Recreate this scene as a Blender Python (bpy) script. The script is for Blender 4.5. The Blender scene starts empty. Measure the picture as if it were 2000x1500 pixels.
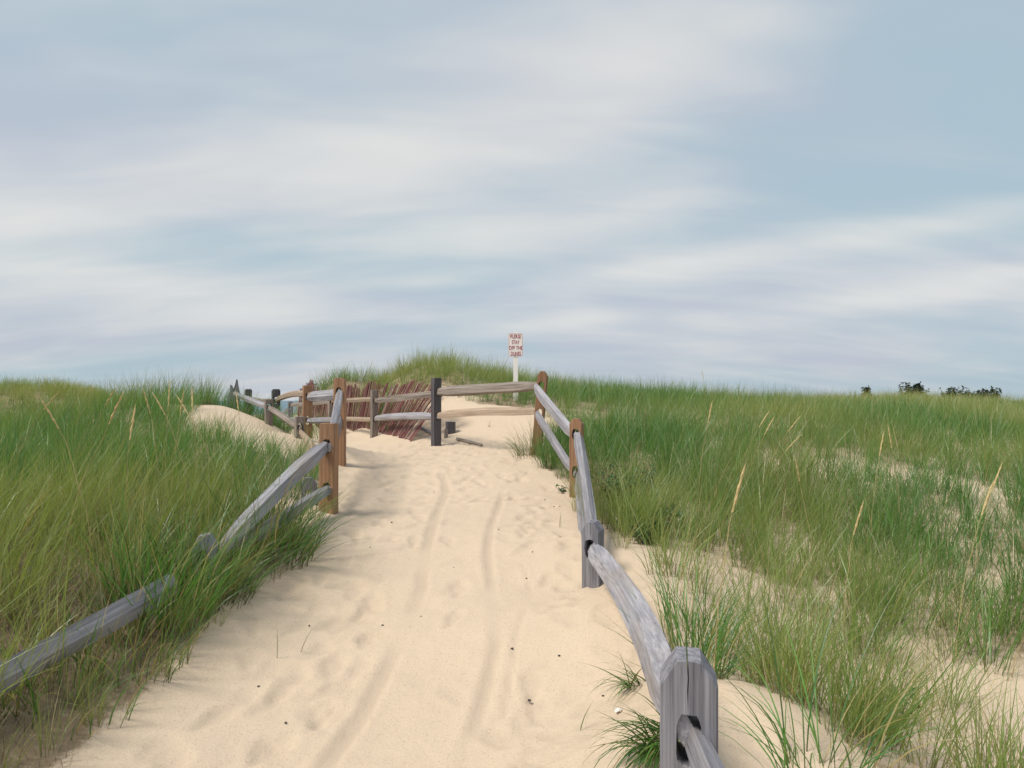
import bpy, bmesh, math, random
import numpy as np
from mathutils import Vector, Matrix, Euler
from mathutils.geometry import tessellate_polygon

R = math.radians
scene = bpy.context.scene
COL = scene.collection
random.seed(7)
rng = np.random.default_rng(11)

# ------------------------------------------------------------------ camera
EYE = 5.0                      # eye height above the sea
F = 1450.0                     # focal length in pixels of the 2000 px wide photograph
HOR = 782.0                    # row of the horizon
PITCH = math.atan((HOR - 750.0) / F)
cam_d = bpy.data.cameras.new('camera')
cam = bpy.data.objects.new('camera', cam_d)
COL.objects.link(cam)
cam.location = (0, 0, EYE)
cam.rotation_euler = (R(90) + PITCH, 0, 0)
cam_d.sensor_width = 36.0
cam_d.lens = 36.0 * F / 2000.0
cam_d.clip_start = 0.05
cam_d.clip_end = 20000.0
scene.camera = cam

# ------------------------------------------------------------------ light
SUN_EL, SUN_AZ = 54.0, 240.0   # azimuth clockwise from +Y: behind and to the left
w = bpy.data.worlds.new('World')
scene.world = w
w.use_nodes = True
nt = w.node_tree
nt.nodes.clear()


def nd(t, ty, **kw):
    n = t.nodes.new(ty)
    for k, v in kw.items():
        if k == 'inp':
            for kk, vv in v.items():
                n.inputs[kk].default_value = vv
        else:
            setattr(n, k, v)
    return n


def mth(t, op, a, b=None, c=None, clamp=False):
    n = t.nodes.new('ShaderNodeMath')
    n.operation = op
    n.use_clamp = clamp
    for i, v in enumerate((a, b, c)):
        if v is None:
            continue
        if isinstance(v, (int, float)):
            n.inputs[i].default_value = v
        else:
            t.links.new(v, n.inputs[i])
    return n.outputs[0]


def mixc(t, fac, a, b, blend='MIX'):
    n = t.nodes.new('ShaderNodeMix')
    n.data_type = 'RGBA'
    n.blend_type = blend
    for i, v in ((0, fac), (6, a), (7, b)):
        if isinstance(v, (int, float)):
            n.inputs[i].default_value = v
        elif isinstance(v, (tuple, list)):
            n.inputs[i].default_value = (v[0], v[1], v[2], 1)
        else:
            t.links.new(v, n.inputs[i])
    return n.outputs[2]


def ramp01(t, v, lo, hi):
    n = t.nodes.new('ShaderNodeMapRange')
    n.interpolation_type = 'SMOOTHSTEP'
    t.links.new(v, n.inputs[0])
    n.inputs[1].default_value = lo
    n.inputs[2].default_value = hi
    return n.outputs[0]


def noise(t, vec, scale, detail=4, rough=.5, dist=0.0):
    n = t.nodes.new('ShaderNodeTexNoise')
    n.inputs['Scale'].default_value = scale
    n.inputs['Detail'].default_value = detail
    n.inputs['Roughness'].default_value = rough
    n.inputs['Distortion'].default_value = dist
    if vec is not None:
        t.links.new(vec, n.inputs['Vector'])
    return n.outputs[0]


def mapping(t, vec, scale=(1, 1, 1), loc=(0, 0, 0), rot=(0, 0, 0)):
    n = t.nodes.new('ShaderNodeMapping')
    n.inputs['Scale'].default_value = scale
    n.inputs['Location'].default_value = loc
    n.inputs['Rotation'].default_value = rot
    t.links.new(vec, n.inputs['Vector'])
    return n.outputs[0]


BANKS = [(-.20, .305, .24, .045, .40), (-.07, .215, .17, .04, .36), (-.55, .205, .13, .035, .34), (-.52, .145, .16, .03, .34), (.47, .20, .20, .022, .44), (-.10, .16, .08, .012, .3), (.20, .175, .12, .022, .32), (.16, .24, .14, .03, .2), (-.34, .115, .12, .02, .24), (.5, .13, .14, .018, .26), (.08, .105, .09, .012, .25), (.18, .42, .22, .07, .28), (.55, .40, .22, .10, -.3), (-.5, .30, .16, .05, -.2)]
sky = nd(nt, 'ShaderNodeTexSky', sky_type='NISHITA', sun_disc=False)
sky.sun_elevation = R(SUN_EL)
sky.sun_rotation = R(SUN_AZ)
sky.air_density = 1.0
sky.dust_density = 2.2
sky.ozone_density = 1.2
tc = nd(nt, 'ShaderNodeTexCoord')
sep = nd(nt, 'ShaderNodeSeparateXYZ')
nt.links.new(tc.outputs['Generated'], sep.inputs[0])
# directions projected on a flat cloud layer
zz = mth(nt, 'ADD', mth(nt, 'MAXIMUM', sep.outputs[2], 0.0), 0.26)
cmb = nd(nt, 'ShaderNodeCombineXYZ')
nt.links.new(mth(nt, 'DIVIDE', sep.outputs[0], zz), cmb.inputs[0])
nt.links.new(mth(nt, 'DIVIDE', sep.outputs[1], zz), cmb.inputs[1])
CLOUD = cmb.outputs[0]
big = noise(nt, mapping(nt, CLOUD, (0.8, 1.0, 1), (0.3, 0.6, 2.0), (0, 0, R(-14))), 1.0, 3, .45, .3)
fine = noise(nt, mapping(nt, CLOUD, (1.2, 2.4, 1), (1.7, 3.2, 4.0), (0, 0, R(-12))), 1.5, 4, .45, .5)
streak = noise(nt, mapping(nt, CLOUD, (1.0, 3.2, 1), (4.2, 8.5, 9.0), (0, 0, R(-16))), 1.7, 3, .45, .6)
# cloud banks: centre and size in view directions (sideways, up), weight
lobes = None
for cx, cy, rx, ry, wt in BANKS:
    ax_ = mth(nt, 'DIVIDE', mth(nt, 'SUBTRACT', sep.outputs[0], cx), rx)
    sl = mth(nt, 'MULTIPLY', mth(nt, 'SUBTRACT', sep.outputs[0], cx), .10)
    ay_ = mth(nt, 'DIVIDE', mth(nt, 'SUBTRACT', mth(nt, 'SUBTRACT', sep.outputs[2], cy), sl), ry)
    e_ = mth(nt, 'POWER', 2.718, mth(nt, 'MULTIPLY', mth(nt, 'ADD', mth(nt, 'MULTIPLY', ax_, ax_), mth(nt, 'MULTIPLY', ay_, ay_)), -1.0))
    e_ = mth(nt, 'MULTIPLY', e_, wt)
    lobes = e_ if lobes is None else mth(nt, 'ADD', lobes, e_)
nz = mth(nt, 'ADD', mth(nt, 'MULTIPLY', fine, .5), mth(nt, 'MULTIPLY', streak, .5))
bright = ramp01(nt, mth(nt, 'ADD', mth(nt, 'ADD', mth(nt, 'MULTIPLY', mth(nt, 'SUBTRACT', nz, .5), 1.0), lobes), mth(nt, 'MULTIPLY', mth(nt, 'SUBTRACT', big, .5), .6)), -.22, .58)
veil = ramp01(nt, big, .36, .62)
skyc = mixc(nt, 1.0, sky.outputs[0], (.075, .08, .08), 'MULTIPLY')
greyc = mixc(nt, veil, (.36, .465, .53), (.41, .455, .535))
cloudc = mixc(nt, bright, greyc, (.655, .655, .635))
out = mixc(nt, .90, skyc, cloudc)
bg = nd(nt, 'ShaderNodeBackground', inp={'Strength': 1.0})
nt.links.new(out, bg.inputs[0])
wo = nd(nt, 'ShaderNodeOutputWorld')
nt.links.new(bg.outputs[0], wo.inputs[0])

sun_d = bpy.data.lights.new('sun', 'SUN')
sun_d.energy = 2.9
sun_d.angle = R(20)
sun_d.color = (1.0, .93, .82)
sun = bpy.data.objects.new('sun', sun_d)
COL.objects.link(sun)
sdir = Vector((math.sin(R(SUN_AZ)) * math.cos(R(SUN_EL)), math.cos(R(SUN_AZ)) * math.cos(R(SUN_EL)), math.sin(R(SUN_EL))))
sun.rotation_euler = sdir.to_track_quat('Z', 'Y').to_euler()
sun.location = (-8, -8, 20)

vs = scene.view_settings
vs.view_transform = 'Standard'
vs.look = 'None'
vs.gamma = 1.0
vs.use_curve_mapping = False
vs.exposure = 0.3

# ------------------------------------------------------------------ helpers


def tag(o, label=None, cat=None, group=None, kind=None):
    if label: o['label'] = label
    if cat: o['category'] = cat
    if group: o['group'] = group
    if kind: o['kind'] = kind
    return o


def mesh_obj(name, verts, faces, mat, parent=None, smooth=False, sharp=None):
    me = bpy.data.meshes.new(name)
    me.from_pydata([tuple(v) for v in verts], [], [tuple(f) for f in faces])
    if mat: me.materials.append(mat)
    if smooth:
        me.polygons.foreach_set('use_smooth', [True] * len(me.polygons))
        if sharp: me.set_sharp_from_angle(angle=R(sharp))
    me.update()
    o = bpy.data.objects.new(name, me)
    COL.objects.link(o)
    if parent: o.parent = parent
    return o


def bm_obj(name, bm, mat, parent=None, smooth=False, sharp=None):
    bmesh.ops.recalc_face_normals(bm, faces=bm.faces)
    me = bpy.data.meshes.new(name)
    bm.to_mesh(me)
    bm.free()
    if mat: me.materials.append(mat)
    if smooth:
        me.polygons.foreach_set('use_smooth', [True] * len(me.polygons))
        if sharp: me.set_sharp_from_angle(angle=R(sharp))
    o = bpy.data.objects.new(name, me)
    COL.objects.link(o)
    if parent: o.parent = parent
    return o


def empty(name, loc, rz=0.0):
    o = bpy.data.objects.new(name, None)
    o.empty_display_size = .1
    COL.objects.link(o)
    o.location = loc
    o.rotation_euler = (0, 0, rz)
    return o


TAB = rng.random((256, 256))


def vnoise(x, y):
    xi = np.floor(x).astype(int); yi = np.floor(y).astype(int)
    fx = x - xi; fy = y - yi
    fx = fx * fx * fx * (fx * (fx * 6 - 15) + 10); fy = fy * fy * fy * (fy * (fy * 6 - 15) + 10)
    a = TAB[xi & 255, yi & 255]; b = TAB[(xi + 1) & 255, yi & 255]
    c = TAB[xi & 255, (yi + 1) & 255]; d = TAB[(xi + 1) & 255, (yi + 1) & 255]
    return (a * (1 - fx) + b * fx) * (1 - fy) + (c * (1 - fx) + d * fx) * fy


def fbm(x, y, s, octv=4, g=.5):
    x = np.asarray(x, float) * s; y = np.asarray(y, float) * s
    v = 0; a = 1; t = 0
    for i in range(octv):
        v = v + a * (vnoise(x + 17.3 * i, y + 41.7 * i) - .5); t += a
        a *= g; x = x * 2.03; y = y * 2.03
    return v / t * 2


# ------------------------------------------------------------------ terrain
# control points: x, y (metres from the camera), height relative to the eye
CP = np.array([
    # the path
    (-.3, 0, -1.6), (.3, 0, -1.56), (-.3, 2, -1.57), (-.3, 3.2, -1.5), (-.3, 4.5, -1.33), (-.2, 5.5, -1.17), (-.2, 6.6, -1.03), (-.4, 8, -.93),
    (-.6, 9, -.84), (-.7, 10, -.79), (-1.0, 11, -.74), (-1.4, 12.3, -.71), (-2.4, 13.6, -.69), (-3.5, 14.4, -.75), (-4.6, 15.6, -.8), (-5.3, 17.2, -.85),
    (-6.2, 20, -1.15), (-7.6, 24, -2.2), (-9, 30, -3.3), (-1.3, 3.3, -1.48), (-1.4, 4.8, -1.3), (-1.2, 6, -1.1), (.4, 3.4, -1.42), (.3, 5, -1.24),
    # posts of the right fence and the sand ridge behind it
    (.44, 1.85, -1.42), (.545, 5, -1.2), (.68, 7.8, -1.0), (.26, 10, -.745), (-1.22, 12, -.71), (-2.6, 14, -.68), (-3.9, 16, -.72), (-5.67, 19, -.72), (-6.9, 22, -1.4),
    (.74, 5.3, -1.09), (.86, 4.4, -1.08), (.86, 3.0, -1.13), (1.0, 2.7, -1.14), (1.1, 1.6, -1.25),
    # hollow and slope to the right
    (1.5, 4.1, -1.38), (2.2, 3.7, -1.5), (2, 5.5, -1.33), (3, 4, -1.5), (1.6, 3, -1.4), (1.35, 5.6, -1.17), (1.8, 8, -.98), (3, 7, -1.15), (4, 9, -.8),
    (6, 9, -.92), (8, 9, -1.0), (3, 12, -.5), (6, 13, -.5), (10, 13, -.7), (2, 13, -.36), (1.2, 10.5, -.65), (3.2, 16, -.12), (1.6, 16, -.05), (6, 20, -.25),
    (10, 24, -.22), (14, 26, -.25), (20, 28, -.62), (26, 45, -1.3), (12, 45, -1.6), (38, 60, -1.8), (4, 5, -1.42), (6, 6, -1.2), (3, 2, -1.5), (6, 2, -1.4),
    (10, 5, -1.3), (15, 10, -1.1), (5, 0, -1.5), (20, 18, -.9), (30, 25, -1.0),
    # big dune behind the fence
    (-.4, 12.6, -.55), (-.5, 13.6, -.2), (-.6, 14.5, .0), (.1, 14.6, -.03), (1, 14.5, -.07), (-.9, 13.1, -.48), (-1.4, 14.2, -.12), (-1.9, 16, .42), (-1.95, 18, .85),
    (-.7, 18, .45), (.6, 18, .2), (1.8, 17, .02), (-3.2, 18.2, .3), (-2.6, 14.9, -.42), (-2.3, 15.6, .1), (-4.55, 20, .5), (-5.25, 20.3, .2), (-3.86, 20, .3),
    (-6.4, 21, -.7), (.3, 12.2, -.58), (-2.8, 14.55, -.66), (-3.5, 16.0, -.69), (-4.2, 17.3, -.7), (-5.05, 18.8, -.78),
    # left bank, mound and field
    (-4.83, 12.5, -.11), (-3.74, 11.3, -.36), (-2.95, 10.3, -.5), (-3.98, 10.5, -.33), (-2.73, 9, -.5), (-2.08, 9, -.8), (-2.6, 7.5, -.7), (-1.62, 6.6, -.98), (-1.75, 7.6, -.93),
    (-2.2, 6.6, -.8), (-2.3, 5, -.98), (-2.4, 3.5, -1.13), (-1.9, 3.4, -1.38), (-2.3, 2, -1.3), (-2.05, 4.6, -1.14), (-3.5, 3, -1.1), (-5, 5, -1.0), (-3.5, 6, -.82),
    (-5, 9, -.6), (-3.8, 8.5, -.52), (-5.2, 12.2, -.08), (-6, 12.5, -.1), (-8, 12, -.55), (-8, 8, -.9), (-12, 12, -.9), (-12, 20, -.6), (-18, 26, -.12), (-14.5, 26, -.05),
    (-11, 22, -.4), (-7.5, 16, -.85), (-7, 14, -.5), (-4.25, 13.3, -.78), (-5.45, 15.2, -.8), (-3.1, 11.2, -.7), (-30, 26, -.3), (-30, 10, -1), (-15, 3, -1.2), (-8, 3, -1.2),
    (-5, -3, -1.4), (5, -3, -1.5), (0, -4, -1.6), (-20, -12, -1.5), (20, -12, -1.5), (0, -14, -1.6),
    # falling to the beach
    (-20, 40, -2.6), (-10, 40, -3.7), (0, 30, -1.6), (0, 40, -3.3), (10, 60, -3.5), (-40, 60, -3.6), (34, 80, -3.4), (0, 80, -4.3), (-12, 60, -4.1), (-40, 85, -4.3), (-7, 32, -2.6),
    (-20, 80, -4.3),
], float)


def tps_fit(P, lam=.004):
    n = len(P)
    d = np.hypot(P[:, None, 0] - P[None, :, 0], P[:, None, 1] - P[None, :, 1])
    K = np.where(d > 0, d * d * np.log(d + 1e-12), 0) + lam * np.eye(n)
    A = np.zeros((n + 3, n + 3)); A[:n, :n] = K
    Q = np.c_[np.ones(n), P[:, :2]]
    A[:n, n:] = Q; A[n:, :n] = Q.T
    return np.linalg.solve(A, np.r_[P[:, 2], 0, 0, 0])


TW = tps_fit(CP)


def ground(x, y):
    """smooth ground height in world z"""
    x = np.atleast_1d(np.asarray(x, float)); y = np.atleast_1d(np.asarray(y, float))
    sh = x.shape
    x = x.ravel(); y = y.ravel()
    xc = np.clip(x, -38, 38); yc = np.clip(y, -12, 84)
    o = np.empty_like(x)
    for s in range(0, len(x), 60000):
        a = xc[s:s + 60000]; b = yc[s:s + 60000]
        d2 = (a[:, None] - CP[None, :, 0]) ** 2 + (b[:, None] - CP[None, :, 1]) ** 2
        k = .5 * d2 * np.log(d2 + 1e-12)
        o[s:s + 60000] = k @ TW[:-3] + TW[-3] + TW[-2] * a + TW[-1] * b
    far = np.interp(y, [-50, 0, 30, 60, 85, 200, 262, 420, 9000], [-1.5, -1.4, -1.2, -3.5, -4.25, -4.6, -5.0, -8.5, -40])
    d = np.maximum(np.maximum(np.abs(x) - 26, y - 62), np.maximum(-8 - y, 0)) / 14.0
    f = np.clip(d, 0, 1); f = f * f * (3 - 2 * f)
    o = o * (1 - f) + far * f
    # broad unevenness
    o = o + np.where(np.hypot(x, y) > 3, .05, .03) * fbm(x, y, .55, 3) * np.clip((90 - y) / 30, 0, 1)
    return (o + EYE).reshape(sh)


def gz(x, y):
    return float(ground([x], [y])[0])


CS, SN = math.cos(PITCH), math.sin(PITCH)


def ray(px, py):
    a = (px - 1000.0) / F; b = (750.0 - py) / F
    d = Vector((a, CS - b * SN, SN + b * CS))
    return d / d.y


def at(px, py, Y):
    d = ray(px, py)
    return Vector((d.x * Y, Y, EYE + d.z * Y))


def hit(px, py, y0=1.4, y1=40.0):
    d = ray(px, py)
    Y = np.geomspace(y0, y1, 900)
    g = ground(d.x * Y, Y) - (EYE + d.z * Y)
    i = np.argmax(g > 0)
    Yh = Y[i] if g[i] > 0 else y1
    return Vector((d.x * Yh, Yh, gz(d.x * Yh, Yh)))


def in_poly(x, y, poly):
    """signed distance, positive inside"""
    x = np.asarray(x, float); y = np.asarray(y, float)
    ins = np.zeros(x.shape, bool); dm = np.full(x.shape, 1e9)
    n = len(poly)
    for i in range(n):
        x0, y0 = poly[i]; x1, y1 = poly[(i + 1) % n]
        c = ((y0 > y) != (y1 > y))
        with np.errstate(divide='ignore', invalid='ignore'):
            xi = (x1 - x0) * (y - y0) / ((y1 - y0) if y1 != y0 else 1e-9) + x0
        ins ^= c & (x < xi)
        dx, dy = x1 - x0, y1 - y0
        t = np.clip(((x - x0) * dx + (y - y0) * dy) / (dx * dx + dy * dy + 1e-12), 0, 1)
        dm = np.minimum(dm, np.hypot(x - x0 - t * dx, y - y0 - t * dy))
    return np.where(ins, dm, -dm)


def line_dist(x, y, pts):
    dm = np.full(np.shape(x), 1e9)
    for (x0, y0), (x1, y1) in zip(pts[:-1], pts[1:]):
        dx, dy = x1 - x0, y1 - y0
        t = np.clip(((x - x0) * dx + (y - y0) * dy) / (dx * dx + dy * dy + 1e-12), 0, 1)
        dm = np.minimum(dm, np.hypot(x - x0 - t * dx, y - y0 - t * dy))
    return dm


PATH = [(-1.75, 1.0), (-1.72, 2.2), (-1.82, 3.3), (-1.88, 4.0), (-1.78, 4.8), (-1.62, 5.6), (-1.66, 6.6), (-2.0, 8), (-2.12, 9), (-3.0, 11.2), (-4.2, 13.4), (-5.6, 15.8), (-9, 20), (-16, 30),
        (-8, 30), (-6.6, 22), (-5.7, 20.0), (-5.0, 18.95), (-3.95, 17.0), (-2.8, 14.7), (-2.3, 13.75), (-1.9, 13.9), (-1.55, 14.5), (-.9, 14.45), (-.6, 14.0), (-.1, 13.85), (.5, 13.6), (.75, 12.4), (.45, 10.8), (.2, 9.9), (.42, 9), (.6, 7.8), (.56, 6.5),
        (.68, 5.5), (.84, 5.2), (.93, 4.4), (.92, 3.2), (1.08, 2.7), (1.3, 1.5), (1.3, 1.0)]
PATCH = [(-4.9, 12.7), (-3.7, 11.6), (-2.8, 10.5), (-2.4, 9.4), (-2.55, 8.5), (-3.2, 8.5), (-4.1, 9.6), (-4.8, 11.0)]


EDGE = [hit(a, b) for a, b in ((120, 1540), (215, 1450), (320, 1335), (415, 1240), (492, 1168), (560, 1095), (612, 1040), (645, 1000))]
PATH = [(-1.6, 1.0), (EDGE[0].x + .05, 2.0)] + [(p.x, p.y) for p in EDGE] + PATH[7:]


def grass_density(x, y):
    x = np.asarray(x, float); y = np.asarray(y, float)
    j = .12 * fbm(x, y, 1.6, 3)
    d = np.maximum(in_poly(x, y, PATH), in_poly(x, y, PATCH)) + j
    m = np.clip((.03 - d) / .12, 0, 1)
    n = .5 + .5 * fbm(x + 9, y + 3, .8, 3)
    v = np.clip(.55 + 1.3 * (n - .38), .12, 1.0)

    v = np.where(x < -1.4, np.maximum(v, np.where(y < 7, .95, .78)), v)
    v = np.where((x > -6.3) & (x < 2.5) & (y > 13.8), np.maximum(v, .8), v)
    v = np.where((x > .5) & (y > 5.6) & (y < 22), np.maximum(v, .62), v)

    def blob(cx, cy, rx, ry, k):
        return 1 - k * np.exp(-(((x - cx) / rx) ** 2 + ((y - cy) / ry) ** 2))
    v = v * blob(4.0, 9.0, 1.1, .7, .8) * blob(5.2, 8.2, .9, .6, .6) * blob(1.5, 3.7, .8, 1.3, .5) * blob(2.6, 3.2, 1.2, .8, .42) * blob(1.35, 5.2, .4, .7, .5)
    v = v * blob(-1.0, 14.6, .5, .5, .5) * blob(-1.85, 6.35, .42, .55, 1.0)
    # open wet beach beyond the dunes
    v = v * np.clip((70 - y) / 25, 0, 1)
    return m * v


# ---- tracks and footprints in the sand
TRACKS = []
for pl, wd in (([(600, 1560), (640, 1490), (715, 1385), (790, 1240), (822, 1150), (830, 1085), (850, 1010), (872, 960), (862, 925)], .055),
               ([(885, 1560), (905, 1480), (950, 1340), (968, 1260), (962, 1170), (952, 1080), (958, 1030), (975, 985), (985, 950)], .045),
               ([(985, 1400), (1000, 1300), (1010, 1230), (1040, 1160), (1020, 1100)], .022)):
    pts = [hit(a, b) for a, b in pl]
    TRACKS.append(([(p.x, p.y) for p in pts], wd))

FOOT = []
for k in range(900):
    fx = random.uniform(-2.2, 1.2); fy = random.uniform(2.3, 12.5)
    FOOT.append((fx, fy, random.gauss(.25, .5), random.uniform(.09, .14), random.uniform(.04, .06), random.uniform(.005, .015)))
FA = np.array(FOOT)
keep = in_poly(FA[:, 0], FA[:, 1], PATH) > .12
FA = FA[keep]
tmin = np.minimum.reduce([line_dist(FA[:, 0], FA[:, 1], p) for p, _ in TRACKS])
mid = (np.abs(FA[:, 0] + .28) < .32) & (FA[:, 1] < 7)
FA = FA[(tmin > .1) & (~mid | (rng.random(len(FA)) < .18))]


def axis(lo, hi, step, far0, far1, g):
    a = list(np.arange(lo, hi, step))
    s = step; v = hi
    up = []
    while v < far1:
        up.append(v); s *= g; v += s
    up.append(far1)
    s = step; v = lo; dn = []
    while v > far0:
        s *= g; v -= s; dn.append(max(v, far0))
    return np.array(sorted(set(dn)) + a + up)


XS = axis(-2.5, 1.5, .022, -6000, 6000, 1.075)
ya = list(np.arange(2.2, 8.5, .024))
v, s = ya[-1] + .024, .024
while v < 18:
    ya.append(v); s = min(s * 1.03, .10); v += s
while v < 7000:
    ya.append(v); s *= 1.07; v += s
v, s = 2.2, .03
yb = []
while v > -300:
    s *= 1.15; v -= s; yb.append(v)
YS = np.array(sorted(yb) + ya)
GX, GY = np.meshgrid(XS, YS)
GZ = ground(GX, GY)
GD = grass_density(GX, GY)
sd = in_poly(GX, GY, PATH)
near = (np.abs(GX + .3) < 3.2) & (GY > 1) & (GY < 18)
onp = np.clip(sd / .25 + .3, 0, 1) * near
relief = .009 * fbm(GX + 3, GY, 2.6, 3) + .006 * fbm(GX, GY * .8, 7.0, 2)
GZ = GZ + relief * (.4 + .6 * onp) * np.clip((60 - GY) / 20, 0, 1)
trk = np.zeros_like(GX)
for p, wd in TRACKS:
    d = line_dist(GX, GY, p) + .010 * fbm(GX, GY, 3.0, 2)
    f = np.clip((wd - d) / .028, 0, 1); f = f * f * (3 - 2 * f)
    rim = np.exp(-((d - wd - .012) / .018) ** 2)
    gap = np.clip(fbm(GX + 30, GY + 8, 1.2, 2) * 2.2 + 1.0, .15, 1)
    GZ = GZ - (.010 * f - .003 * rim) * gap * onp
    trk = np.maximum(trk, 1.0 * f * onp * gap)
for fx, fy, a, l, b, dp in FA:
    ix0, ix1 = np.searchsorted(XS, (fx - .3, fx + .3)); iy0, iy1 = np.searchsorted(YS, (fy - .3, fy + .3))
    X = GX[iy0:iy1, ix0:ix1] - fx; Y = GY[iy0:iy1, ix0:ix1] - fy
    u = X * math.sin(a) + Y * math.cos(a); q = X * math.cos(a) - Y * math.sin(a)
    r = np.sqrt((u / l) ** 2 + (q / (b * (1 + .25 * np.sin(u / l * 3)))) ** 2) + .25 * fbm(X + fx, Y + fy, 9, 2)
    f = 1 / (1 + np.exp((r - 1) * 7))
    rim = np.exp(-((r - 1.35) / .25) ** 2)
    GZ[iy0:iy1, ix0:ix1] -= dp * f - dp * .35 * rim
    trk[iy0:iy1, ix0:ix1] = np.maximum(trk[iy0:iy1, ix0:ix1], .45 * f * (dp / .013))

# ------------------------------------------------------------------ materials


def mat(name):
    m = bpy.data.materials.new(name)
    m.use_nodes = True
    t = m.node_tree
    b = t.nodes['Principled BSDF']
    return m, t, b


def sand_material():
    m, t, b = mat('sand')
    geo = nd(t, 'ShaderNodeNewGeometry').outputs['Position']
    n1 = noise(t, geo, 1.3, 4, .55)
    n2 = noise(t, geo, 90, 3, .7)
    n3 = noise(t, geo, 420, 2, .6)
    base = mixc(t, n1, (.565, .45, .335), (.62, .50, .38))
    base = mixc(t, ramp01(t, n2, .52, .74), base, (.44, .34, .25))
    base = mixc(t, ramp01(t, n3, .62, .75), base, (.40, .30, .22))
    at_ = nd(t, 'ShaderNodeAttribute', attribute_name='packed_shade')
    base = mixc(t, mth(t, 'MULTIPLY', at_.outputs['Fac'], .5), base, (.43, .345, .26))  # compacted sand tone, with shading of the tracks and footprints painted in
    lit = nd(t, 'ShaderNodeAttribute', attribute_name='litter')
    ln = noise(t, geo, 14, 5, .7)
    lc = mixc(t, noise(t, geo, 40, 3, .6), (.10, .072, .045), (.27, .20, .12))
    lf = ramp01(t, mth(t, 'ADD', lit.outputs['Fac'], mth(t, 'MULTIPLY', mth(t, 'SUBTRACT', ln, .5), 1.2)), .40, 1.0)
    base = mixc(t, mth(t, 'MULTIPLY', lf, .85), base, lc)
    t.links.new(base, b.inputs['Base Color'])
    b.inputs['Roughness'].default_value = .95
    b.inputs['Specular IOR Level'].default_value = .15
    h = mth(t, 'ADD', mth(t, 'MULTIPLY', n2, .6), mth(t, 'MULTIPLY', noise(t, geo, 22, 4, .6), 1.2))
    bp = nd(t, 'ShaderNodeBump', inp={'Strength': .35, 'Distance': .012})
    t.links.new(h, bp.inputs['Height'])
    t.links.new(bp.outputs[0], b.inputs['Normal'])
    return m


def wood_material(name, c0, c1, cdark, axis='z', dark=.32, brown=None):
    m, t, b = mat(name)
    tc = nd(t, 'ShaderNodeTexCoord').outputs['Object']
    oi = nd(t, 'ShaderNodeObjectInfo')
    sc = (55, 55, 1.3) if axis == 'z' else (1.3, 55, 55)
    off = nd(t, 'ShaderNodeVectorMath', operation='ADD')
    t.links.new(tc, off.inputs[0])
    cm = nd(t, 'ShaderNodeCombineXYZ')
    r10 = mth(t, 'MULTIPLY', oi.outputs['Random'], 37.0)
    for i in range(3): t.links.new(r10, cm.inputs[i])
    t.links.new(cm.outputs[0], off.inputs[1])
    v = off.outputs[0]
    g1 = noise(t, mapping(t, v, sc), 1.0, 5, .62, .25)
    g2 = noise(t, mapping(t, v, tuple(x * 3.2 for x in sc)), 1.0, 3, .6, .1)
    patch = noise(t, mapping(t, v, (9, 9, 1.4) if axis == 'z' else (1.4, 9, 9)), 1.0, 4, .6, .4)
    col = mixc(t, ramp01(t, g1, .34, .66), c0, c1)
    fl_ = ramp01(t, noise(t, mapping(t, v, tuple(x * 1.7 for x in sc)), 1.0, 2, .7), .60, .70)
    col = mixc(t, mth(t, 'MULTIPLY', fl_, .28), col, tuple(min(.75, x * 1.5) for x in c1))
    col = mixc(t, mth(t, 'MULTIPLY', ramp01(t, patch, .46, .72), dark), col, cdark)
    crack = ramp01(t, g2, .33, .22)
    crk2 = ramp01(t, g1, .36, .27)
    col = mixc(t, mth(t, 'MULTIPLY', crack, .8), col, tuple(x * .35 for x in cdark))
    col = mixc(t, mth(t, 'MULTIPLY', crk2, .75), col, tuple(x * .4 for x in cdark))
    if brown:
        col = mixc(t, mth(t, 'MULTIPLY', ramp01(t, noise(t, mapping(t, v, (3, 3, 1.2) if axis == 'z' else (1.2, 3, 3)), 1.0, 3), .5, .75), .6), col, brown)
    br = mth(t, 'ADD', mth(t, 'MULTIPLY', oi.outputs['Random'], .30), .85)
    hs = nd(t, 'ShaderNodeHueSaturation')
    t.links.new(br, hs.inputs['Value'])
    t.links.new(col, hs.inputs['Color'])
    t.links.new(hs.outputs[0], b.inputs['Base Color'])
    b.inputs['Roughness'].default_value = .85
    b.inputs['Specular IOR Level'].default_value = .25
    h = mth(t, 'ADD', mth(t, 'ADD', g1, mth(t, 'MULTIPLY', g2, .5)), mth(t, 'MULTIPLY', crack, -.5))
    bp = nd(t, 'ShaderNodeBump', inp={'Strength': .7, 'Distance': .006})
    t.links.new(h, bp.inputs['Height'])
    t.links.new(bp.outputs[0], b.inputs['Normal'])
    return m


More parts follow.
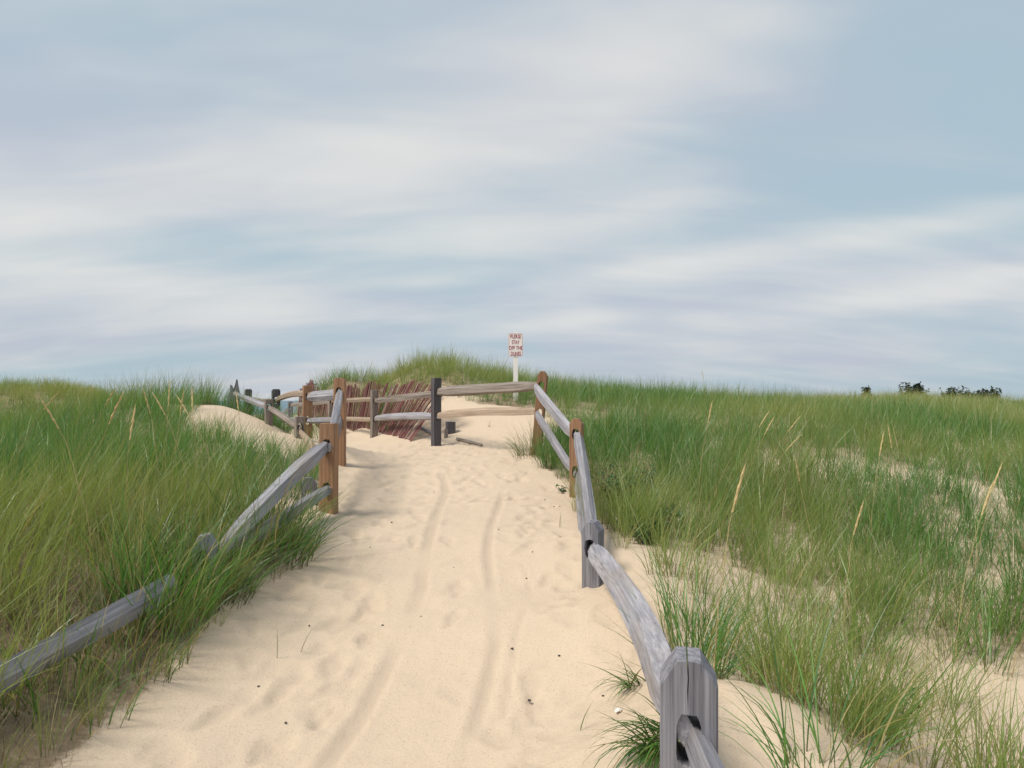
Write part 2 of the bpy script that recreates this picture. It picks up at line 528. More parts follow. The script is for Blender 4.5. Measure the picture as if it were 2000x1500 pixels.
def grass_material(name, cg0, cg1, cy, cdry):
    m, t, b = mat(name)
    t.nodes.remove(b)
    a = nd(t, 'ShaderNodeAttribute', attribute_name='blade')
    sp = nd(t, 'ShaderNodeSeparateXYZ')
    t.links.new(a.outputs['Vector'], sp.inputs[0])
    ti = nd(t, 'ShaderNodeAttribute', attribute_name='tint', attribute_type='INSTANCER')
    col = mixc(t, sp.outputs[0], cg0, cg1)
    col = mixc(t, mth(t, 'MULTIPLY', ti.outputs['Fac'], .85), col, cy)
    col = mixc(t, sp.outputs[1], col, cdry)
    # brown sheath at the foot of the blade, its colour darkened as root shade, paler tip
    col = mixc(t, mth(t, 'MULTIPLY', ramp01(t, sp.outputs[2], .22, .02), .75), col, (.13, .09, .065))
    col = mixc(t, mth(t, 'MULTIPLY', ramp01(t, sp.outputs[2], .72, 1.0), .28), col, cdry)
    d = nd(t, 'ShaderNodeBsdfDiffuse')
    tr = nd(t, 'ShaderNodeBsdfTranslucent')
    gl = nd(t, 'ShaderNodeBsdfGlossy', inp={'Roughness': .42, 'Color': (.9, .95, 1, 1)})
    t.links.new(col, d.inputs[0])
    t.links.new(mixc(t, 1.0, col, (1.3, 1.35, .7), 'MULTIPLY'), tr.inputs[0])
    m1 = nd(t, 'ShaderNodeMixShader', inp={0: .38})
    t.links.new(d.outputs[0], m1.inputs[1]); t.links.new(tr.outputs[0], m1.inputs[2])
    m2 = nd(t, 'ShaderNodeMixShader', inp={0: .05})
    t.links.new(m1.outputs[0], m2.inputs[1]); t.links.new(gl.outputs[0], m2.inputs[2])
    t.links.new(m2.outputs[0], t.nodes['Material Output'].inputs[0])
    return m


def plain(name, col, rough=.7, spec=.3, var=.25, scale=30):
    m, t, b = mat(name)
    v = nd(t, 'ShaderNodeTexCoord').outputs['Object']
    n = noise(t, v, scale, 4, .6)
    c = mixc(t, n, tuple(x * (1 - var) for x in col), tuple(min(1, x * (1 + var)) for x in col))
    t.links.new(c, b.inputs['Base Color'])
    b.inputs['Roughness'].default_value = rough
    b.inputs['Specular IOR Level'].default_value = spec
    return m


M_SAND = sand_material()
GREY = dict(c0=(.215, .21, .235), c1=(.36, .35, .38), cdark=(.115, .11, .125))
M_POST_GREY = wood_material('weathered_grey_post', (.15, .148, .17), (.285, .28, .31), (.085, .08, .095), dark=.5)
M_RAIL_GREY = wood_material('weathered_grey_rail', axis='x', brown=(.25, .20, .16), **GREY)
BRN = dict(c0=(.25, .135, .075), c1=(.37, .215, .13), cdark=(.17, .105, .07))
M_POST_BROWN = wood_material('brown_post', dark=.45, **BRN)
M_RAIL_TAN = wood_material('tan_rail', (.30, .225, .165), (.43, .335, .26), (.19, .145, .115), axis='x', dark=.3)
M_RAIL_BROWN = wood_material('grey_brown_rail', (.17, .14, .12), (.29, .25, .22), (.10, .085, .08), axis='x')
M_POST_DARK = wood_material('dark_post', (.075, .07, .08), (.14, .13, .14), (.04, .036, .045))
M_POST_TAUPE = wood_material('taupe_post', (.20, .165, .145), (.31, .26, .23), (.12, .10, .095))
M_SLAT = wood_material('red_slat', (.12, .042, .045), (.27, .105, .095), (.09, .045, .05), dark=.5)
M_SLAT_GREY = wood_material('faded_slat', (.25, .16, .14), (.40, .28, .24), (.16, .11, .10), dark=.4)
M_GRASS = grass_material('beach_grass_blade', (.035, .125, .022), (.12, .31, .05), (.27, .31, .085), (.46, .37, .18))
M_TUSSOCK = grass_material('dark_grass_blade', (.03, .09, .02), (.10, .23, .04), (.20, .20, .055), (.32, .25, .12))
M_THATCH = grass_material('dead_thatch_blade', (.10, .075, .06), (.20, .15, .11), (.16, .12, .08), (.30, .23, .15))
M_DRY = plain('dry_stalk', (.42, .33, .16), .8, .2)
M_SEED = plain('seed_head', (.58, .45, .22), .8, .2, .3, 80)
M_LEAF = plain('leaf', (.035, .10, .024), .45, .4, .45, 25)
M_SHRUB = plain('shrub_leaf', (.016, .036, .016), .6, .3, .5, 6)
M_TWIG = plain('twig', (.075, .055, .04), .9, .1)
M_WIRE = plain('wire', (.16, .12, .10), .6, .5)
M_PEBBLE = plain('pebble', (.06, .05, .05), .8, .3, .5)
M_SHELL = plain('shell', (.82, .78, .74), .4, .5, .08)
M_WHITE = plain('white_paint', (.85, .82, .80), .5, .4, .05, 12)
M_RED = plain('red_lettering', (.36, .02, .07), .5, .4, .15)

# ------------------------------------------------------------------ ground and sea
ny, nx = GX.shape
idx = np.arange(nx * ny).reshape(ny, nx)
quads = np.stack([idx[:-1, :-1], idx[:-1, 1:], idx[1:, 1:], idx[1:, :-1]], -1).reshape(-1, 4)
me = bpy.data.meshes.new('sand_ground')
me.vertices.add(nx * ny)
me.vertices.foreach_set('co', np.stack([GX, GY, GZ], -1).ravel())
me.loops.add(quads.size)
me.loops.foreach_set('vertex_index', quads.ravel().astype(np.int32))
me.polygons.add(len(quads))
me.polygons.foreach_set('loop_start', np.arange(0, quads.size, 4, dtype=np.int32))
me.update(calc_edges=True)
me.polygons.foreach_set('use_smooth', np.ones(len(quads), bool))
for nm, arr in (('litter', GD), ('packed_shade', trk)):
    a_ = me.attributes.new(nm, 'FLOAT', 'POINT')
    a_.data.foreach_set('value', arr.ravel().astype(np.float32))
me.materials.append(M_SAND)
g = bpy.data.objects.new('sand_ground', me)
COL.objects.link(g)
tag(g, 'pale sand of the dunes, path and beach', kind='structure')

ms, t, b = mat('sea_water')
geo = nd(t, 'ShaderNodeNewGeometry').outputs['Position']
b.inputs['Base Color'].default_value = (.05, .14, .20, 1)
b.inputs['Roughness'].default_value = .35
wv = noise(t, mapping(t, geo, (.03, .12, 1)), 1.0, 6, .6)
bp = nd(t, 'ShaderNodeBump', inp={'Strength': .6, 'Distance': 1.2})
t.links.new(wv, bp.inputs['Height'])
t.links.new(bp.outputs[0], b.inputs['Normal'])
sea = mesh_obj('sea', [(-9000, 225, 0), (9000, 225, 0), (9000, 15000, 0), (-9000, 15000, 0)], [(0, 1, 2, 3)], ms)
tag(sea, 'blue sea beyond the dunes', kind='structure')

# ------------------------------------------------------------------ fence builders


def post_mesh(w_, d_, zb, zt, holes, style='dog', crack=False, seed=0):
    rr = random.Random(seed)
    h = w_ / 2
    out = []
    n = max(3, int((zt - zb) / .12))
    jit = lambda: rr.uniform(-.0025, .0025)
    if style == 'dog': c, ch = .30 * w_, .058
    elif style == 'round': c, ch = .14 * w_, .03
    else: c, ch = .04 * w_, .008
    for i in range(n + 1):
        out.append((h + jit(), zb + (zt - ch - zb) * i / n))
    out.append((h - c + jit(), zt + jit()))
    if crack:
        cx = rr.uniform(-.006, .006)
        ends = zt - crack
        out += [(cx + .002, zt), (cx + .0035, zt - .04), (cx + .0022, zt - .07), (cx + .001, ends), (cx - .0008, zt - .07), (cx + .001, zt - .04), (cx - .0015, zt)]
    out.append((-h + c + jit(), zt + jit()))
    for i in range(n, -1, -1):
        out.append((-h + jit(), zb + (zt - ch - zb) * i / n))
    loops = [out]
    for hz, hw, hh in holes:
        lp = []
        for k in range(16):
            a = -2 * math.pi * k / 16
            ca, sa = math.cos(a), math.sin(a)
            lp.append((hw * math.copysign(abs(ca) ** .7, ca) + jit(), hz + hh * math.copysign(abs(sa) ** .8, sa) + jit()))
        loops.append(lp)
    flat = [Vector((x, z, 0)) for lp in loops for x, z in lp]
    tris = tessellate_polygon([[Vector((x, z, 0)) for x, z in lp] for lp in loops])
    bm = bmesh.new()
    e = .005
    cz = (zb + zt) / 2

    def ring(y, ins):
        vs = []
        for li, lp in enumerate(loops):
            L = len(lp)
            for k in range(L):
                x, z = lp[k]
                if ins:
                    if li == 0:
                        x0, z0 = lp[k - 1]; x1, z1 = lp[(k + 1) % L]
                        tx, tz = x1 - x0, z1 - z0
                        q = math.hypot(tx, tz) + 1e-9
                        if abs(x) > .012: x, z = x - tz / q * e, z + tx / q * e
                    else:
                        x, z = x * 1.07, hz_[li - 1] + (z - hz_[li - 1]) * 1.04
                vs.append(bm.verts.new((x, y, z)))
        return vs
    hz_ = [q[0] for q in holes]
    r0 = ring(-d_ / 2, True); r1 = ring(-d_ / 2 + e, False); r2 = ring(d_ / 2 - e, False); r3 = ring(d_ / 2, True)
    for a_, b_, c_ in tris:
        for rg in (r0, r3):
            try: bm.faces.new((rg[a_], rg[b_], rg[c_]))
            except ValueError: pass
    for ra, rb in ((r0, r1), (r1, r2), (r2, r3)):
        o = 0
        for lp in loops:
            L = len(lp)
            for k in range(L):
                try: bm.faces.new((ra[o + k], ra[o + (k + 1) % L], rb[o + (k + 1) % L], rb[o + k]))
                except ValueError: pass
            o += L
    return bm


def add_post(fence, X, Y, ztop, material, yaw=0.0, w_=.135, d_=.10, holes=(-.19, -.57), style='dog', crack=False, lean=(0, 0), label=None, bury=.35, hole_size=(.036, .062)):
    zb = gz(X, Y) - bury
    H = ztop - zb
    hs = [(H + q, hole_size[0], hole_size[1]) for q in holes if H + q > .09]
    bm = post_mesh(w_, d_, 0.0, H, hs, style, crack, seed=int((X * 31 + Y * 17) * 10))
    o = bm_obj('post', bm, material, fence)
    o.location = Vector((X, Y, zb)) - fence.location
    o.rotation_euler = (lean[0], lean[1], yaw)
    if label: o['label'] = label
    return o


def add_rail(fence, p0, p1, material, w_=.05, h_=.085, bow=(0, 0), seed=1, ext=.09, label=None, tenon=.5, name='rail', tri=.6, twist=0.0):
    """rail from hole p0 to hole p1; tapered at the ends, rough split section"""
    rr = random.Random(seed)
    p0 = Vector(p0); p1 = Vector(p1)
    ax = (p1 - p0).normalized()
    a = p0 - ax * ext; L = (p1 - p0).length + 2 * ext
    side = ax.cross(Vector((0, 0, 1))).normalized()
    up = side.cross(ax)
    mtx = Matrix((ax, side, up)).transposed().to_4x4()
    NR = 19
    sec = []
    K = rr.choice((5, 6, 6))
    ph0 = rr.uniform(0, 1)
    for k in range(K):
        an = 2 * math.pi * (k + ph0) / K + rr.uniform(-.22, .22)
        ca, sa = math.cos(an), math.sin(an)
        r = 1.0 / (abs(ca) ** 3 + abs(sa) ** 3) ** (1 / 3)
        if tri and sa > 0: r *= 1 - tri * .28 * abs(ca)
        r *= rr.uniform(.88, 1.10)
        sec.append((ca * r * w_, sa * r * h_))
    verts, faces = [], []
    t0_, t1_ = rr.uniform(.15, .5), rr.uniform(.15, .5)
    ph = [rr.uniform(0, 6.28) for _ in range(K)]
    for i in range(NR):
        s = i / (NR - 1)
        s = s + .035 * math.sin(2 * math.pi * s) * -1
        e = min(s, 1 - s) * L
        tp = tenon + (1 - tenon) * min(1.0, max(0.0, (e - .10) / (t0_ if s < .5 else t1_))) ** .8
        if e < .01: tp *= .86
        bx = math.sin(math.pi * s)
        for k in range(K):
            y, z = sec[k]
            n = 1 + .05 * math.sin(ph[k] + s * (5 + k)) + rr.uniform(-.018, .018)
            ty = tp if tp > .66 else tp * .86
            tw = twist * (s - .5)
            yy, zz_ = y * n * ty, z * n * (.35 + .65 * tp)
            yy, zz_ = yy * math.cos(tw) - zz_ * math.sin(tw), yy * math.sin(tw) + zz_ * math.cos(tw)
            verts.append((s * L, yy + bow[0] * bx, zz_ + bow[1] * bx))
    for i in range(NR - 1):
        for k in range(K):
            faces.append((i * K + k, i * K + (k + 1) % K, (i + 1) * K + (k + 1) % K, (i + 1) * K + k))
    faces.append(tuple(range(K - 1, -1, -1)))
    faces.append(tuple((NR - 1) * K + k for k in range(K)))
    o = mesh_obj(name, verts, faces, material, fence, True, 24)
    o.location = a - fence.location
    o.rotation_euler = mtx.to_euler()
    if label: o['label'] = label
    return o


def P(px, py, Y): return at(px, py, Y)


# ------------------------------------------------------------------ right fence
fr = empty('split_rail_fence', (.44, 1.85, gz(.44, 1.85)))
tag(fr, 'split rail fence along the grassy dune, bending past the sign and red slat fence', 'fence', 'split rail fences beside the sand path')
r0 = P(1344, 1277, 1.85); r1 = P(1158, 1018, 5.0); r2 = P(1126, 817, 7.8); r3 = P(1044, 725, 10.0); r4 = P(852, 738, 12.0); r5 = P(731, 762, 14.0); r6 = P(647, 772, 16.2); r7 = P(567, 784, 19.0); r8 = P(545, 806, 22.0)
rm = Vector((.36, -.9, EYE - 1.55 + .75))      # the post beside the camera, out of frame
# holes (top, bottom) of each post in world space
def hp(p, dz, dx=0.0, dy=0.0): return Vector((p.x + dx, p.y + dy, p.z + dz))
add_post(fr, r0.x, r0.y, r0.z, M_POST_GREY, R(-12), .136, .11, (-.19, -.57), 'dog', .118, label='weathered grey post with a crack from its top to the rail hole', hole_size=(.031, .062))
add_post(fr, r1.x, r1.y, r1.z, M_POST_GREY, R(-24), .12, .13, (-.175, -.55), 'dog', .09, label='short weathered grey post half buried in sand')
add_post(fr, r2.x, r2.y, r2.z, M_POST_BROWN, R(-16), .13, .12, (-.17, -.56), 'dog', label='brown post with chamfered top')
add_post(fr, r3.x, r3.y, r3.z, M_POST_BROWN, R(-10), .13, .12, (-.20, -.56), 'dog', lean=(0, R(4.5)), label='tall brown corner post leaning over a tuft of grass')
add_post(fr, r4.x, r4.y, r4.z, M_POST_DARK, R(38), .14, .10, (-.24, -.62), 'flat', label='dark flat topped post')
add_post(fr, r5.x, r5.y, r5.z, M_POST_TAUPE, R(33), .12, .10, (-.20, -.54), 'flat')
add_post(fr, r6.x, r6.y, r6.z, M_POST_TAUPE, R(30), .12, .10, (-.16, -.54), 'flat')
add_post(fr, r7.x, r7.y, r7.z, M_POST_GREY, R(25), .12, .10, (-.14, -.5), 'flat')
add_post(fr, r8.x, r8.y, r8.z, M_POST_GREY, R(25), .12, .10, (-.14, -.5), 'flat')
add_rail(fr, hp(r0, -.20, .012), hp(rm, -.16), M_RAIL_GREY, .034, .055, (0, 0), 3, .10, 'grey rail with a split end', tenon=.7)
add_rail(fr, hp(r1, -.185, -.012), hp(r0, -.175, -.012, .03), M_RAIL_GREY, .066, .078, (.10, -.07), 12, .07, 'thick pale grey rail bowed towards the path', tri=1.0, twist=.5)
add_rail(fr, hp(r2, -.18, .012), hp(r1, -.16, .015), M_RAIL_GREY, .05, .072, (0, .02), 13, .08, twist=.4)
add_rail(fr, hp(r2, -.58, .01), hp(r1, -.50, -.02), M_RAIL_GREY, .045, .055, (0, 0), 14, .08)
add_rail(fr, hp(r3, -.20, .01), hp(r2, -.17, -.02), M_RAIL_GREY, .055, .072, (0, 0), 15, .08, tri=.9)
add_rail(fr, hp(r3, -.56, .02), hp(r2, -.57, -.03), M_RAIL_GREY, .045, .062, (0, 0), 16, .08)
add_rail(fr, hp(r4, -.23), hp(r3, -.20), M_RAIL_BROWN, .045, .082, (0, 0), 17, .08, 'grey brown rail below the sign')
add_rail(fr, hp(r4, -.62), hp(r3, -.55), M_RAIL_TAN, .05, .065, (0, .03), 18, .08, 'pale tan rail over bare sand', tri=1.0)
add_rail(fr, hp(r5, -.20), hp(r4, -.25), M_RAIL_BROWN, .045, .06, (0, 0), 19, .08)
add_rail(fr, hp(r5, -.54), hp(r4, -.63), M_RAIL_GREY, .05, .062, (0, .03), 20, .08)
add_rail(fr, hp(r6, -.13), hp(r5, -.17), M_RAIL_TAN, .04, .045, (0, 0), 21, .08)
add_rail(fr, hp(r6, -.50), hp(r5, -.56), M_RAIL_TAN, .04, .045, (0, 0), 22, .08)
add_rail(fr, hp(r7, -.10), hp(r6, -.14), M_RAIL_BROWN, .04, .055, (0, 0), 23, .08)
add_rail(fr, hp(r7, -.50), hp(r6, -.52), M_RAIL_GREY, .04, .045, (0, 0), 24, .08)
add_rail(fr, hp(r8, -.12), hp(r7, -.14), M_RAIL_GREY, .04, .05, (0, 0), 25, .08)

# ------------------------------------------------------------------ left fence
l0 = Vector((-2.2, 2.0, EYE - 1.10)); l1 = P(402, 1012, 4.55); l2 = P(643, 827, 6.6); l3 = P(664, 738, 9.0); l4 = P(601, 753, 11.0); l5 = P(539, 760, 13.2); l6 = P(485, 760, 15.4)
fl = empty('split_rail_fence', (l2.x, l2.y, gz(l2.x, l2.y)))
tag(fl, 'split rail fence sunk in the long grass, with brown posts and weathered grey rails', 'fence', 'split rail fences beside the sand path')
add_post(fl, l0.x, l0.y, l0.z, M_POST_GREY, R(5), .13, .10, (-.16,), 'dog')
add_post(fl, l1.x, l1.y, l1.z - .10, M_POST_GREY, R(0), .12, .10, (-.15,), 'dog', label='grey post nearly hidden in the grass')
add_post(fl, l2.x, l2.y, l2.z, M_POST_BROWN, R(-8), .138, .12, (-.20, -.58), 'flat', .15, label='thick brown post with a split top')
add_post(fl, l3.x, l3.y, l3.z, M_POST_BROWN, R(-2), .135, .11, (-.18, -.50), 'round', label='tall brown post with rounded top')
add_post(fl, l4.x, l4.y, l4.z, M_POST_BROWN, R(24), .135, .11, (-.17, -.52), 'flat', label='brown post with a pale edge')
add_post(fl, l5.x, l5.y, l5.z, M_POST_DARK, R(28), .135, .11, (-.20, -.55), 'round')
add_post(fl, l6.x, l6.y, l6.z, M_POST_DARK, R(28), .135, .11, (-.20, -.55), 'round')
ra = P(-40, 1345, 3.0); rb = P(330, 1143, 4.15)
add_rail(fl, ra + (ra - rb) * .5, rb, M_RAIL_GREY, .045, .062, (0, 0), 31, .03, 'dark grey rail end sticking out of the grass', tenon=.92, tri=.3)
add_rail(fl, P(430, 1080, 4.75), hp(l2, -.20, -.01), M_RAIL_GREY, .055, .082, (0, .03), 32, .08, 'broad grey rail rising out of the grass', tri=.4)
add_rail(fl, P(470, 1065, 5.0), hp(l2, -.58, .01), M_RAIL_GREY, .045, .058, (0, 0), 33, .08)
add_rail(fl, hp(l2, -.19, .01), hp(l3, -.16), M_RAIL_GREY, .05, .062, (0, 0), 34, .08)
add_rail(fl, hp(l2, -.57, .015), hp(l3, -.48), M_RAIL_GREY, .045, .055, (.03, 0), 35, .08)
add_rail(fl, hp(l3, -.20), hp(l4, -.17), M_RAIL_GREY, .045, .078, (0, 0), 36, .08)
add_rail(fl, hp(l3, -.52), hp(l4, -.52), M_RAIL_GREY, .04, .045, (0, 0), 37, .08)
add_rail(fl, hp(l4, -.13), hp(l5, -.20), M_RAIL_TAN, .045, .05, (0, .05), 38, .08, 'pale arched rail')
add_rail(fl, hp(l4, -.50), hp(l5, -.55), M_RAIL_GREY, .045, .05, (0, 0), 39, .08)
add_rail(fl, hp(l5, -.21), hp(l6, -.19), M_RAIL_BROWN, .045, .05, (0, -.03), 40, .08)

# ------------------------------------------------------------------ old buried fence
o1 = P(585, 813, 9.6); o2 = P(525, 780, 11.4); o3 = P(456, 762, 13.4)
fo = empty('split_rail_fence', (o1.x, o1.y, gz(o1.x, o1.y)))
tag(fo, 'old grey rail fence half buried along the crest of the sand bank', 'fence', 'split rail fences beside the sand path')
add_post(fo, o1.x, o1.y, o1.z, M_POST_TAUPE, R(30), .11, .09, (-.15,), 'flat')
add_post(fo, o2.x, o2.y, o2.z, M_POST_TAUPE, R(30), .11, .09, (-.12,), 'flat')
add_rail(fo, hp(o1, -.15), hp(o2, -.12), M_RAIL_BROWN, .045, .055, (0, 0), 51, .08)
add_rail(fo, hp(o2, -.12), hp(o3, -.06), M_RAIL_GREY, .045, .055, (0, 0), 52, .05)
add_rail(fo, hp(o1, -.18), P(622, 885, 8.6), M_RAIL_TAN, .035, .045, (0, 0), 53, .05)
# weathered splintered stake at its end
bm = bmesh.new()
zb = -.45
pts = [(-.09, 0), (.10, 0), (.11, .38), (.085, .50), (.065, .62), (.045, .46), (.01, .40), (-.02, .47), (-.045, .52), (-.06, .40), (-.10, .30)]
f0 = [bm.verts.new((x, -.035, z)) for x, z in pts]; f1 = [bm.verts.new((x * .95, .035, z * .98)) for x, z in pts]
bm.faces.new(f0); bm.faces.new(f1[::-1])
for k in range(len(pts)):
    bm.faces.new((f0[k], f0[(k + 1) % len(pts)], f1[(k + 1) % len(pts)], f1[k]))
bmesh.ops.triangulate(bm, faces=bm.faces[:])
so = bm_obj('splintered_post', bm, M_POST_GREY, fo)
so.location = Vector((o3.x, o3.y, o3.z - .42)) - fo.location
so['label'] = 'splintered grey post end'

# stub of a sunken post beside the thick brown post
q = P(611, 932, 6.75)
st = empty('post_stub', (q.x, q.y, gz(q.x, q.y)))
tag(st, 'short grey post stub leaning behind the thick brown post', 'post')
add_post(st, q.x, q.y, q.z, M_POST_GREY, R(8), .135, .09, (-.17,), 'dog', lean=(0, R(-4)))

# ------------------------------------------------------------------ red slat fence
fs = empty('sand_fence', (-2.6, 14.4, gz(-2.6, 14.4)))
tag(fs, 'collapsing red wooden slat fence wired together behind the rails', 'slat fence')
line = [(-1.76, 12.62), (-2.28, 13.6), (-2.75, 14.55), (-3.9, 16.9), (-5.0, 18.9), (-5.9, 20.3)]
seg = [0]
for a_, b_ in zip(line[:-1], line[1:]): seg.append(seg[-1] + math.dist(a_, b_))
LT = seg[-1]
def on_line(s):
    return float(np.interp(s, seg, [q[0] for q in line])), float(np.interp(s, seg, [q[1] for q in line]))
def slat_mesh(seed):
    rr = random.Random(seed)
    h = 1.22 + rr.uniform(-.03, .03); a_, t_ = .0135, .004
    vs, fs_ = [], []
    b1 = rr.uniform(-.012, .012)
    for i in range(4):
        z = h * i / 3; o = b1 * math.sin(math.pi * i / 3)
        k = 1 + rr.uniform(-.08, .08)
        vs += [(-a_ * k, -t_ + o, z), (a_ * k, -t_ + o, z), (a_ * k, t_ + o, z), (-a_ * k, t_ + o, z)]
    for i in range(3):
        for j in range(4):
            fs_.append((i * 4 + j, i * 4 + (j + 1) % 4, i * 4 + 4 + (j + 1) % 4, i * 4 + 4 + j))
    fs_ += [(3, 2, 1, 0), (12, 13, 14, 15)]
    return vs, fs_
slat_me = []
for k in range(8):
    v_, f_ = slat_mesh(k)
    m_ = bpy.data.meshes.new('slat'); m_.from_pydata(v_, [], f_); m_.materials.append(M_SLAT if k < 6 else M_SLAT_GREY)
    slat_me.append(m_)
n_sl = int(LT / .035)
wire_pts = [[], [], [], []]
for i in range(n_sl):
    s = i * .035 + .02
    x, y = on_line(s)
    x1, y1 = on_line(min(s + .1, LT)); tx, ty = x1 - x, y1 - y
    yaw = math.atan2(ty, tx)
    lean_deg = float(np.interp(s, [0, .8, 1.8, 2.4, 3.2, LT], [35, 33, 27, 18, 10, 5])) + random.uniform(-2.2, 2.2) + 2.5 * math.sin(s * 4)
    az = math.atan2(-tx, ty) + math.pi
    lv = Vector((ty, -tx, 0)).normalized()           # perpendicular to the fence, towards the dune
    if lv.x < 0: lv = -lv
    axis_v = (Vector((0, 0, 1)) * math.cos(R(lean_deg)) + lv * math.sin(R(lean_deg)) + Vector((tx, ty, 0)).normalized() * random.uniform(-.035, .035)).normalized()
    xv = Vector((tx, ty, 0)).normalized(); xv = (xv - axis_v * xv.dot(axis_v)).normalized()
    yv = axis_v.cross(xv)
    mt = Matrix((xv, yv, axis_v)).transposed()
    o = bpy.data.objects.new('slat', random.choice(slat_me)); COL.objects.link(o); o.parent = fs
    base = Vector((x, y, gz(x, y) - .05 + random.uniform(-.035, .02)))
    base.z -= float(np.interp(s, [1.4, 2.6, 5, LT], [0, .16, .22, .22]))
    o.location = base - fs.location
    o.rotation_euler = mt.to_euler()
    for j, hgt in enumerate((.2, .48, .76, 1.06)):
        wire_pts[j].append(base + axis_v * hgt - yv * .008 * (1 if i % 2 else -1) - fs.location)


def tube(pts, r, n=5, r1=None):
    vs, fcs = [], []
    for i, p in enumerate(pts):
        a_ = pts[max(i - 1, 0)]; b_ = pts[min(i + 1, len(pts) - 1)]
        tdir = (Vector(b_) - Vector(a_)).normalized()
        sd_ = tdir.cross(Vector((0.13, .21, .97)))
        if sd_.length < .05: sd_ = tdir.cross(Vector((1, 0, 0)))
        sd_.normalize(); u_ = sd_.cross(tdir)
        rad = r if r1 is None else r + (r1 - r) * i / (len(pts) - 1)
        for k in range(n):
            an = 2 * math.pi * k / n
            vs.append(Vector(p) + (sd_ * math.cos(an) + u_ * math.sin(an)) * rad)
    for i in range(len(pts) - 1):
        for k in range(n):
            fcs.append((i * n + k, i * n + (k + 1) % n, (i + 1) * n + (k + 1) % n, (i + 1) * n + k))
    fcs.append(tuple(range(n))[::-1]); fcs.append(tuple((len(pts) - 1) * n + k for k in range(n)))
    return vs, fcs


for wp in wire_pts:
    v_, f_ = tube(wp, .003, 4)
    mesh_obj('wire', v_, f_, M_WIRE, fs)

# ------------------------------------------------------------------ sign
sg = at(1007, 786, 14.6)
sign = empty('dune_sign', (sg.x, sg.y, gz(sg.x, sg.y)))
tag(sign, 'white sign with red lettering asking people to stay off the dunes, on a white post', 'sign')
ztop_s = at(1007, 647, 14.6).z - sign.location.z
hw = .046
vs = []
prof = [(hw, -.4), (hw, ztop_s - .06), (hw * .8, ztop_s - .022), (hw * .35, ztop_s), (-hw * .35, ztop_s), (-hw * .8, ztop_s - .022), (-hw, ztop_s - .06), (-hw, -.4)]
bm = bmesh.new()
a0 = [bm.verts.new((x, .004, z)) for x, z in prof]; a1 = [bm.verts.new((x, .09, z)) for x, z in prof]
bm.faces.new(a0); bm.faces.new(a1[::-1])
for k in range(8): bm.faces.new((a0[k], a0[(k + 1) % 8], a1[(k + 1) % 8], a1[k]))
bm_obj('post', bm, M_WHITE, sign)
zc = at(1007, 673.5, 14.6).z - sign.location.z
BW, BH = .146, .232


def rrect(hw_, hh_, r_, n=5):
    p = []
    for cx, cz_, a0_ in ((hw_ - r_, hh_ - r_, 0), (-hw_ + r_, hh_ - r_, 90), (-hw_ + r_, -hh_ + r_, 180), (hw_ - r_, -hh_ + r_, 270)):
        for k in range(n):
            an = R(a0_ + 90 * k / (n - 1)); p.append((cx + r_ * math.cos(an), cz_ + r_ * math.sin(an)))
    return p


bm = bmesh.new()
rp = rrect(BW, BH, .03)
a0 = [bm.verts.new((x, -.004, z + zc)) for x, z in rp]; a1 = [bm.verts.new((x, .004, z + zc)) for x, z in rp]
bm.faces.new(a0); bm.faces.new(a1[::-1])
for k in range(len(rp)): bm.faces.new((a0[k], a0[(k + 1) % len(rp)], a1[(k + 1) % len(rp)], a1[k]))
board = bm_obj('sign_board', bm, M_WHITE, sign)
bm = bmesh.new()
q0 = rrect(BW - .012, BH - .012, .024); q1 = rrect(BW - .017, BH - .017, .021)
a0 = [bm.verts.new((x, -.0065, z + zc)) for x, z in q0]; a1 = [bm.verts.new((x, -.0065, z + zc)) for x, z in q1]
for k in range(len(q0)): bm.faces.new((a0[k], a0[(k + 1) % len(q0)], a1[(k + 1) % len(q0)], a1[k]))
bm_obj('red_border', bm, M_RED, board)
for i, (txt, dx, wid) in enumerate((('PLEASE', 0.0, .205), ('STAY', 0.0, .15), ('OFF THE', 0.0, .262), ('DUNES', .006, .195))):
    cu = bpy.data.curves.new('lettering', 'FONT'); cu.body = txt; cu.align_x = 'CENTER'; cu.align_y = 'CENTER'; cu.size = .1; cu.offset = .0004; cu.extrude = .001
    tmp = bpy.data.objects.new('tmp', cu); COL.objects.link(tmp)
    bpy.context.view_layer.update()
    dg = bpy.context.evaluated_depsgraph_get()
    me = bpy.data.meshes.new_from_object(tmp.evaluated_get(dg))
    bpy.data.objects.remove(tmp)
    xs = [v.co.x for v in me.vertices]; ys = [v.co.y for v in me.vertices]
    sx = wid / (max(xs) - min(xs)); sy = .076 / (max(ys) - min(ys))
    my = (max(ys) + min(ys)) / 2; mx = (max(xs) + min(xs)) / 2
    zr = zc + .165 - i * .112
    for v in me.vertices:
        v.co = Vector(((v.co.x - mx) * sx + dx, -.0075 - v.co.z, (v.co.y - my) * sy + zr))
    me.materials.clear(); me.materials.append(M_RED)
    o = bpy.data.objects.new('lettering', me); COL.objects.link(o); o.parent = board
for zz_b in (.195, -.205):
    v_, f_ = tube([Vector((0, -.012, zc + zz_b)), Vector((0, .0, zc + zz_b))], .009, 8)
    mesh_obj('bolt', v_, f_, M_WIRE, sign)

